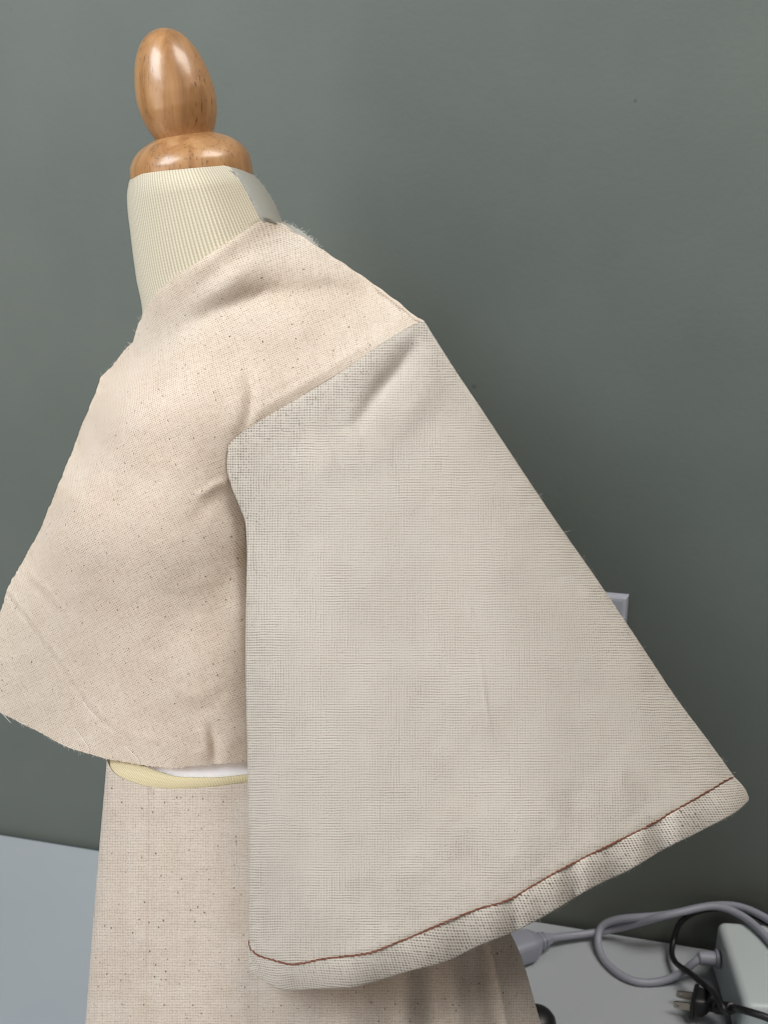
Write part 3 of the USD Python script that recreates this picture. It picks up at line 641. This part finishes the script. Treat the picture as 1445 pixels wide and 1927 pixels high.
turn = [(HX[-1], HY[-1] + 1.0, HD[-1] + .0012), (HX[-1], HY[-1] + .4, HD[-1] + .0026), (HX[-1], HY[-1] - 6, HD[-1] + .0036), (0.25 * HX[0] + .75 * HX[-1], .25 * HY[0] + .75 * HY[-1], HD[-1] + .0042), (HX[0], HY[0], SD[-1] + .003)]
HP = np.concatenate([W(HX, HY, HD), np.array([W(*t) for t in turn])])
huv = np.stack([np.repeat(Ux[-1][None], HR + 5, 0), Uy[-1][None] + np.concatenate([hv * .0135, .0135 + np.array([.0004, .001, .003, .006, .0135])])[:, None]], -1)
hbk = W(HX[:, ::6], HY[:, ::6], np.repeat(BD[-1][None, ::6], HR, 0))
va, fa = grid(HP); vb, fb = grid(hbk); fb = fb[:, ::-1]
hm = obj('hem', join([(va, fa), (vb, fb)]), M['sleeve_muslin'], sl, uv=np.vstack([huv.reshape(-1, 2), huv[:HR, ::6].reshape(-1, 2)]), label='turned up hem below the brown stitching')

# stitching: short plump brown stitches, slightly twisted
ln = np.linalg.norm(np.diff(np.array(poly_interp(stitch_px, np.linspace(0, 1, 400), True)), axis=0), axis=1).sum()
ns = int(ln / 10.5)
dsp = PchipInterpolator(Bp[:, 0] + np.arange(NC) * 1e-9, SD[-1])
parts = []
for k in range(ns):
    t0, t1 = (k + .02) / ns, (k + .98) / ns
    a, b = poly_interp(stitch_px, np.array([t0, t1]), True)
    nrm = np.array([b[1] - a[1], -(b[0] - a[0])]); nrm /= np.linalg.norm(nrm)
    a = a + nrm * (1.3 + rng.normal(0, .5)); b = b - nrm * (1.3 + rng.normal(0, .5))
    xs = np.clip([a[0], (a[0] + b[0]) / 2, b[0]], Bp[0, 0], Bp[-1, 0]); d = dsp(xs) - np.array([.0002, .0011, .0002])
    pts = W(xs, [a[1], (a[1] + b[1]) / 2, b[1]], d)
    parts.append(tube(np.array([pts[0], pts[0] * .7 + pts[1] * .3 , pts[1], pts[2] * .7 + pts[1] * .3, pts[2]]), np.array([.00024, .00040, .00046, .00040, .00024]) * rng.uniform(.85, 1.1), 7))
q = obj('stitching', join(parts), M['thread_brown'], sl, label='line of reddish brown stitches along the sleeve hem'); q.SetCustomDataByKey('kind', 'stuff')
# fuzz along the sleeve silhouettes
st = []
for k in range(240):
    p = poly_interp(right_px, rng.random()); q_ = W(p[0] - 1, p[1], .5575); e = q_ + np.array([.9, 0, .45]) * rng.gamma(1.5, .0003) + rng.normal(0, .0004, 3)
    st.append(np.array([q_, (q_ + e) / 2 + rng.normal(0, .0002, 3), e]))
for k in range(260):
    i = rng.integers(2, NC - 2); q_ = HP[HR, i]; e = q_ + np.array([.25, 0, -1]) * rng.gamma(1.5, .0003) + rng.normal(0, .0004, 3)
    st.append(np.array([q_, (q_ + e) / 2 + rng.normal(0, .0002, 3), e]))
hairs('lint', st, .00006, M['fuzz'], sl)

# ------------------------------------------------------------------ torso of the form, under the clothes
rows = []
for y, x0, x1 in ((520, 320, 520), (600, 300, 640), (700, 245, 700), (850, 190, 690), (1000, 175, 660), (1150, 190, 640), (1300, 205, 610), (1400, 215, 590), (1440, 226, 590), (1475, 226, 592), (1540, 224, 600)):
    s = np.linspace(0, 1, 60); xs = x0 + (x1 - x0) * (.5 - .5 * np.cos(np.pi * s))
    xf = 2 * (xs - x0) / (x1 - x0) - 1
    fr = bodice_depth(xs, np.full(60, float(min(y, 1440)))) + .006 + .012 * np.abs(2 * s - 1) ** 6
    if y >= 1400:
        fr = .588 - .0300 * np.sqrt(np.clip(1 - xf ** 2, 0, 1))
    bk = .60 + .05 * np.sqrt(np.clip(1 - (2 * s - 1) ** 2, 0, 1)); bk = np.maximum(bk, fr + .002)
    yy = y - (18 * np.sin(np.pi * s) * 0)
    rows.append(np.vstack([W(xs, yy, fr), W(xs[::-1], y - 10, bk[::-1])]))
R = np.array(rows)
R = PchipInterpolator(np.arange(len(R)), R)(np.linspace(0, len(R) - 1, 80))
tx, ty = px_of(R); td = (R[..., 1]) * cp - (R[..., 2] - H) * sp
td2 = np.where(ty < 1449, np.maximum(td, bodice_depth(tx, np.minimum(ty, 1440)) + .004 + .005 * np.clip((900 - ty) / 200, 0, 1)), td); R = W(tx, ty, td2)
cut = int(np.argmin(np.abs(ty[:, 15] - 1424)))
v, f = grid(R[:cut + 1], True); obj('torso', (v, f), M['torso_peach'], df)
v, f = grid(R[cut:], True); obj('waist_cover', (v, f), M['torso_white'], df, label='white fabric showing in the gap above the waistband')

# ------------------------------------------------------------------ skirt with knitted waistband
sk = thing('muslin_skirt', 'long cream muslin skirt with narrow yellowish knit waistband below the bodice', 'skirt', T(520, 1900))
band_low = [(203, 1428), (207, 1446), (215, 1458), (241, 1473), (283, 1485), (325, 1489), (377, 1487), (464, 1477), (540, 1464), (600, 1446), (622, 1432)]
band_top = [(208, 1420), (213, 1425), (224, 1431), (264, 1440), (302, 1454), (340, 1463), (396, 1464), (464, 1458), (530, 1448), (590, 1434), (612, 1424)]
NB = 220
tb_ = np.linspace(0, 1, NB)
bl, bt = poly_interp(band_low, tb_, True), poly_interp(band_top, tb_, True)
def wd_depth(t): return .590 - .035 * np.sqrt(np.clip(1 - (2 * t - 1) ** 2, 0, 1))
rows, uvr = [], []
for k, (a, o_) in enumerate(((.5, .005), (.12, .0035), (-.03, .0018), (0, .0006), (.15, 0), (.5, -.0004), (.85, 0), (1.1, .0006), (1.3, .003))):
    p = bt + (bl - bt) * min(a, 1)
    p[:, 1] += max(a - 1, 0) * 20
    p[:, 0] = np.clip(p[:, 0], 207, 616)
    rows.append(W(p[:, 0], p[:, 1], wd_depth(tb_) + o_)); uvr.append(np.stack([tb_ * .16, np.full(NB, a * .006)], -1))
v, f = grid(np.array(rows))
obj('waistband', (v, f), M['knit_band'], sk, uv=np.array(uvr).reshape(-1, 2), label='narrow yellowish knit waistband')
# picot: tiny loops along the upper edge
st = [np.array([W(x, y - .5, d + .0004), W(x + 1, y - 3.2, d + .0012), W(x + 2, y - .5, d + .0004)]) for (x, y), d in zip(bt[2:-2:2], wd_depth(tb_)[2:-2:2] - .0002)]
hairs('band_edge', st, .00026, M['fuzz'], sk)
SR, SC = 230, 330
sv_ = np.linspace(0, 1, SR)
sl_l = poly_interp([(201, 1430), (197, 1480), (190, 1560), (184, 1630), (172, 1780), (161, 1927), (135, 2300), (120, 2640)], sv_, True)
sl_r = poly_interp([(622, 1432), (660, 1480), (740, 1540), (840, 1625), (920, 1695), (960, 1756), (981, 1802), (1013, 1911), (1120, 2250), (1190, 2600)], sv_, True)
ts = np.linspace(0, 1, SC)
tops = poly_interp([(201, 1430)] + [(x - 1 if x < 400 else x, y - 4) for x, y in band_low[1:-1]] + [(622, 1432)], ts, True)
KX = sl_l[:, :1] * (1 - ts) + sl_r[:, :1] * ts; KY = sl_l[:, 1:] * (1 - ts) + sl_r[:, 1:] * ts
fade = np.exp(-(sv_ / .5) ** 2)[:, None]
KX += (tops[:, 0] - KX[0])[None] * fade; KY += (tops[:, 1] - KY[0])[None] * (1 - sv_[:, None]) ** .5 * 1.0 + 30 * np.sin(np.pi * ts)[None] * sv_[:, None]
bowk = np.interp(sv_, [0, .15, .4, 1], [.031, .040, .055, .10])[:, None]
KD = np.interp(sv_, [0, .3, 1], [.585, .588, .600])[:, None] - bowk * (np.clip(1 - np.abs(2 * ts - 1) ** 2.2, 0, 1) ** .6)[None]
KD = np.maximum(KD, .50 + .0 * KD)
skirt_folds = [([(283, 1490), (284, 1600), (281, 1750), (279, 1927), (272, 2640)], 5, -1.1, False), ([(300, 1495), (302, 1600), (300, 1927), (290, 2640)], 12, .7, False),
               ([(232, 1500), (222, 1650), (208, 1800), (205, 1927), (196, 2600)], 16, -1.3, True), ([(262, 1500), (258, 1700), (250, 1927), (240, 2600)], 14, .9, True),
               ([(800, 1600), (922, 1770), (935, 1830), (953, 1927), (1010, 2300), (1040, 2600)], 7, 2.0, True), ([(780, 1600), (905, 1770), (915, 1840), (928, 1927), (975, 2300), (1000, 2600)], 14, -2.4, True),
               ([(700, 1520), (800, 1780), (810, 1927), (830, 2300), (850, 2600)], 20, -2.5, True), ([(690, 1520), (765, 1780), (765, 1927), (775, 2300), (780, 2600)], 20, 1.8, True), ([(750, 1560), (850, 1760), (868, 1927), (900, 2300), (920, 2600)], 18, 1.8, True),
               ([(400, 1500), (405, 1700), (400, 1927)], 50, 1.2, True), ([(600, 1800), (600, 2100)], 40, -1.5, True)]
KD = KD - folds(KX, KY, skirt_folds) - .0028 * lowfreq(KX, KY, 110, 21) - .0007 * lowfreq(KX, KY, 30, 22)
KP = W(KX, KY, KD)
KP[..., 2] = np.maximum(KP[..., 2], .003)
kuv = np.stack([KX * .00028, KY * .00028], -1)
sc = int(np.argmin(np.abs(KX[SR // 4] - 283)))
# the side panel is cut along the seam
v, f = grid(KP[:, :sc + 1]); obj('side_panel', (v, f), M['skirt_muslin'], sk, uv=kuv[:, :sc + 1].reshape(-1, 2))
v, f = grid(KP[:, sc:]); obj('front_panel', (v, f), M['skirt_muslin'], sk, uv=kuv[:, sc:].reshape(-1, 2))
bkD = np.interp(sv_, [0, .3, 1], [.585, .588, .600])[:, None] + np.interp(sv_, [0, .4, 1], [.045, .07, .10])[:, None] * (np.clip(1 - np.abs(2 * ts - 1) ** 2.2, 0, 1) ** .6)[None]
# the back hangs behind the same two edges, at the height of the front's sides
ZB = (sl_l[:, 1:] * (1 - ts) + sl_r[:, 1:] * ts)
BKP = W(KX, ZB + 0, bkD); BKP[..., 2] = np.maximum(np.minimum(BKP[..., 2], KP[..., 2]), .003)
v, f = grid(BKP[::3, ::4]); obj('back_panel', (v, f[:, ::-1]), M['skirt_muslin'], sk, uv=kuv[::3, ::4].reshape(-1, 2))

# ------------------------------------------------------------------ things on the table: white box, cords, plug, rounded black object
BH = 0.045
fa_, ne_ = T(1349, 1731, BH), T(1401, 1896, BH)
e_ = (ne_ - fa_)[:2]; bl_ = np.linalg.norm(e_); e_ /= bl_; n_ = np.array([-e_[1], e_[0]])
if n_[0] < 0: n_ = -n_
bx = thing('white_box', 'white plastic box with rounded top edges at the right, cords draped over it', 'box', (*((fa_ + ne_)[:2] / 2 + n_ * .07), 0))
q4 = [fa_[:2], fa_[:2] + n_ * .15, ne_[:2] + n_ * .15, ne_[:2]]
obj('case', rounded_prism(q4, 0.003, BH, 0.006), M['box_white'], bx, smooth=40)
obj('foot_rim', rounded_prism([np.array(p) * .94 + np.mean(q4, 0) * .06 for p in q4], 0.0005, 0.0029, 0.001), M['cord_grey'], bx, smooth=40)

gc = thing('grey_cord', 'thick grey power cord looping across the table and over the box', 'cord', T(1120, 1760))
GR = .0030
gA = [T(1022, 1769, .012), T(1060, 1763, .009), T(1110, 1757, .008), T(1170, 1746, .016), T(1240, 1727, .040), T(1300, 1713, .047), T(1350, 1707, .0505), T(1392, 1722, .0505), T(1445, 1768, .049), T(1520, 1850, .048)]
v, f = tube(gA, GR, 16, 160); obj('cable', (v, f), M['cord_grey'], gc)
# where the cord enters the side of the box
sp0 = np.append(fa_[:2] + e_ * (bl_ * .22), .024); ent = np.append(-n_, 0)
gB = [sp0 + ent * .014, sp0 + ent * .020 + [0, -.002, -.003], T(1290, 1826, .014), T(1240, 1848, .0035), T(1190, 1846, .0031), T(1150, 1822, .0032), T(1126, 1780, .006), T(1130, 1748, .014), T(1158, 1732, .024), T(1200, 1727, .032), T(1260, 1721, .038), T(1340, 1705, .046), T(1390, 1707, .049), T(1445, 1731, .0500), T(1500, 1762, .049)]
v, f = tube(gB, GR, 16, 240); obj('cable', (v, f), M['cord_grey'], gc)
v, f = tube([sp0 + ent * k for k in (.017, .016, .0155, .004, .0035, .001, .0005)], [.0034, .0046, .005, .0056, .0072, .0072, .006], 24); obj('strain_relief', (v, f), M['cord_grey'], gc, smooth=35)
# moulded connector at the other end
ca, cb = T(1030, 1768, .012), T(962, 1790, .012)
cd = (cb - ca) / np.linalg.norm(cb - ca); cs = np.cross(cd, [0, 0, 1]); cs /= np.linalg.norm(cs)
def loft(secs):
    """secs: (distance along the connector, half width, half height)"""
    rings = []
    for t, a, b in secs:
        th = np.linspace(0, 2 * np.pi, 28, endpoint=False); c_, s_ = np.cos(th), np.sin(th)
        rings.append(ca + cd * t + np.outer(np.sign(c_) * np.abs(c_) ** .5 * a, cs) + np.outer(np.sign(s_) * np.abs(s_) ** .5 * b, [0, 0, 1]))
    v, f = grid(np.array(rings), True); v = np.vstack([v, ca + cd * secs[0][0], ca + cd * secs[-1][0]]); n = 28; i = np.arange(n); j = (i + 1) % n
    return v, np.vstack([f, np.stack([i, j, np.full(n, len(v) - 2)], -1), np.stack([j + (len(secs) - 1) * n, i + (len(secs) - 1) * n, np.full(n, len(v) - 1)], -1)])
secs = [(-.004, .0034, .0034), (0, .0042, .0042), (.0015, .0056, .005), (.003, .0056, .005), (.0034, .0048, .0045), (.0045, .0048, .0045), (.005, .0062, .0056), (.0068, .0064, .0058), (.0072, .0056, .0052), (.0084, .0056, .0052), (.009, .0074, .0066), (.013, .010, .0085), (.018, .0118, .0105), (.046, .0125, .011), (.047, .0118, .0104)]
cn = obj('connector', loft(secs), M['cord_grey'], gc, smooth=40)

bc = thing('black_plug', 'black two prong plug with its cord lying before the white box', 'plug', T(1335, 1890))
pc = T(1318, 1888, .014)
pd = T(1351, 1893, .0165) - pc; pd /= np.linalg.norm(pd); ps = np.cross(pd, [0, 0, 1]); ps /= np.linalg.norm(ps)
ca, cd, cs = pc - pd * .0065, pd, ps
body = [(0, .0105, .0095), (.0006, .0115, .0105), (.003, .0118, .0108), (.0036, .0098, .0088), (.009, .0092, .0080), (.0125, .0066, .006), (.0138, .0046, .0046)]
pl = obj('plug_body', loft(body), M['rubber_black'], bc, smooth=40)
for sgn in (-1, 1):
    q4p = Polygon([(0, -.0032), (-.0105, -.003), (-.0125, -.0018), (-.0125, .0018), (-.0105, .003), (0, .0032)]).difference(shapely.Point(-.0090, 0).buffer(.0013))
    m = trimesh.creation.extrude_polygon(q4p, .0015, engine='earcut')
    vtx = m.vertices
    Pv = ca + np.outer(vtx[:, 0], pd) + np.outer(vtx[:, 1], [0, 0, 1]) + np.outer(vtx[:, 2] - .00075 + sgn * .0058, ps)
    mm_ = trimesh.Trimesh(Pv, m.faces, process=False); trimesh.repair.fix_normals(mm_)
    obj('prong', mm_, M['prong_metal'], pl, smooth=False)
ce = ca + cd * .0128
tail = [ce, ce + cd * .004 + [0, -.004, .002], T(1378, 1898, .034), T(1402, 1903, .0505), T(1445, 1917, .0525), T(1500, 1950, .042), T(1580, 2010, .010)]
ssp = np.concatenate([[0], np.cumsum(np.linalg.norm(np.diff(np.array(tail), axis=0), axis=1))]); tl = CubicSpline(ssp, np.array(tail))
tq = np.linspace(0, .030, 46); rr = np.interp(tq, [0, .030], [.0046, .0036]) + .0006 * (np.sin(tq / .030 * 2 * np.pi * 5) > 0)
v, f = tube(tl(tq), rr, 16); obj('strain_relief', (v, f), M['rubber_black'], bc)
v, f = tube(tl(np.linspace(.028, ssp[-1], 70)), .0026, 12); obj('cable', (v, f), M['rubber_black'], bc)
bk_ = thing('black_cable', 'thin black cable dropping from behind the grey cord and passing under the plug', 'cable', T(1265, 1800))
pts = [T(1480, 1756, .044), T(1445, 1737, .044), T(1390, 1713, .043), T(1340, 1711, .040), T(1305, 1719, .037), T(1281, 1736, .028), T(1269, 1764, .014), T(1264, 1795, .0085), T(1272, 1813, .0100), T(1295, 1830, .0175), T(1322, 1852, .0195), T(1345, 1874, .0340), T(1362, 1900, .0360), T(1372, 1930, .0160), T(1383, 1985, .0030), T(1390, 2050, .0030)]
v, f = tube(pts, .0023, 12, 160); obj('cord', (v, f), M['rubber_black'], bk_)
kb = T(1008, 1950, .0)  # rounded black object of unknown identity beside the skirt
kn = thing('black_rounded_object', 'small unidentified rounded black object on the table at the skirt edge', 'unidentified_object', kb)
obj('dome', lathe(kb, [0, 0, 1], [(0.0005, 0), (.0005, .0135), (.003, .0145), (.010, .0148), (.015, .0140), (.019, .0115), (.0215, .0075), (.0226, .003), (.0228, 0)], 48), M['rubber_black'], kn, smooth=50)
obj('base', lathe(kb, [0, 0, 1], [(0.0002, 0), (.0002, .0165), (.0004, .0165)], 32), M['rubber_black'], kn, smooth=50)
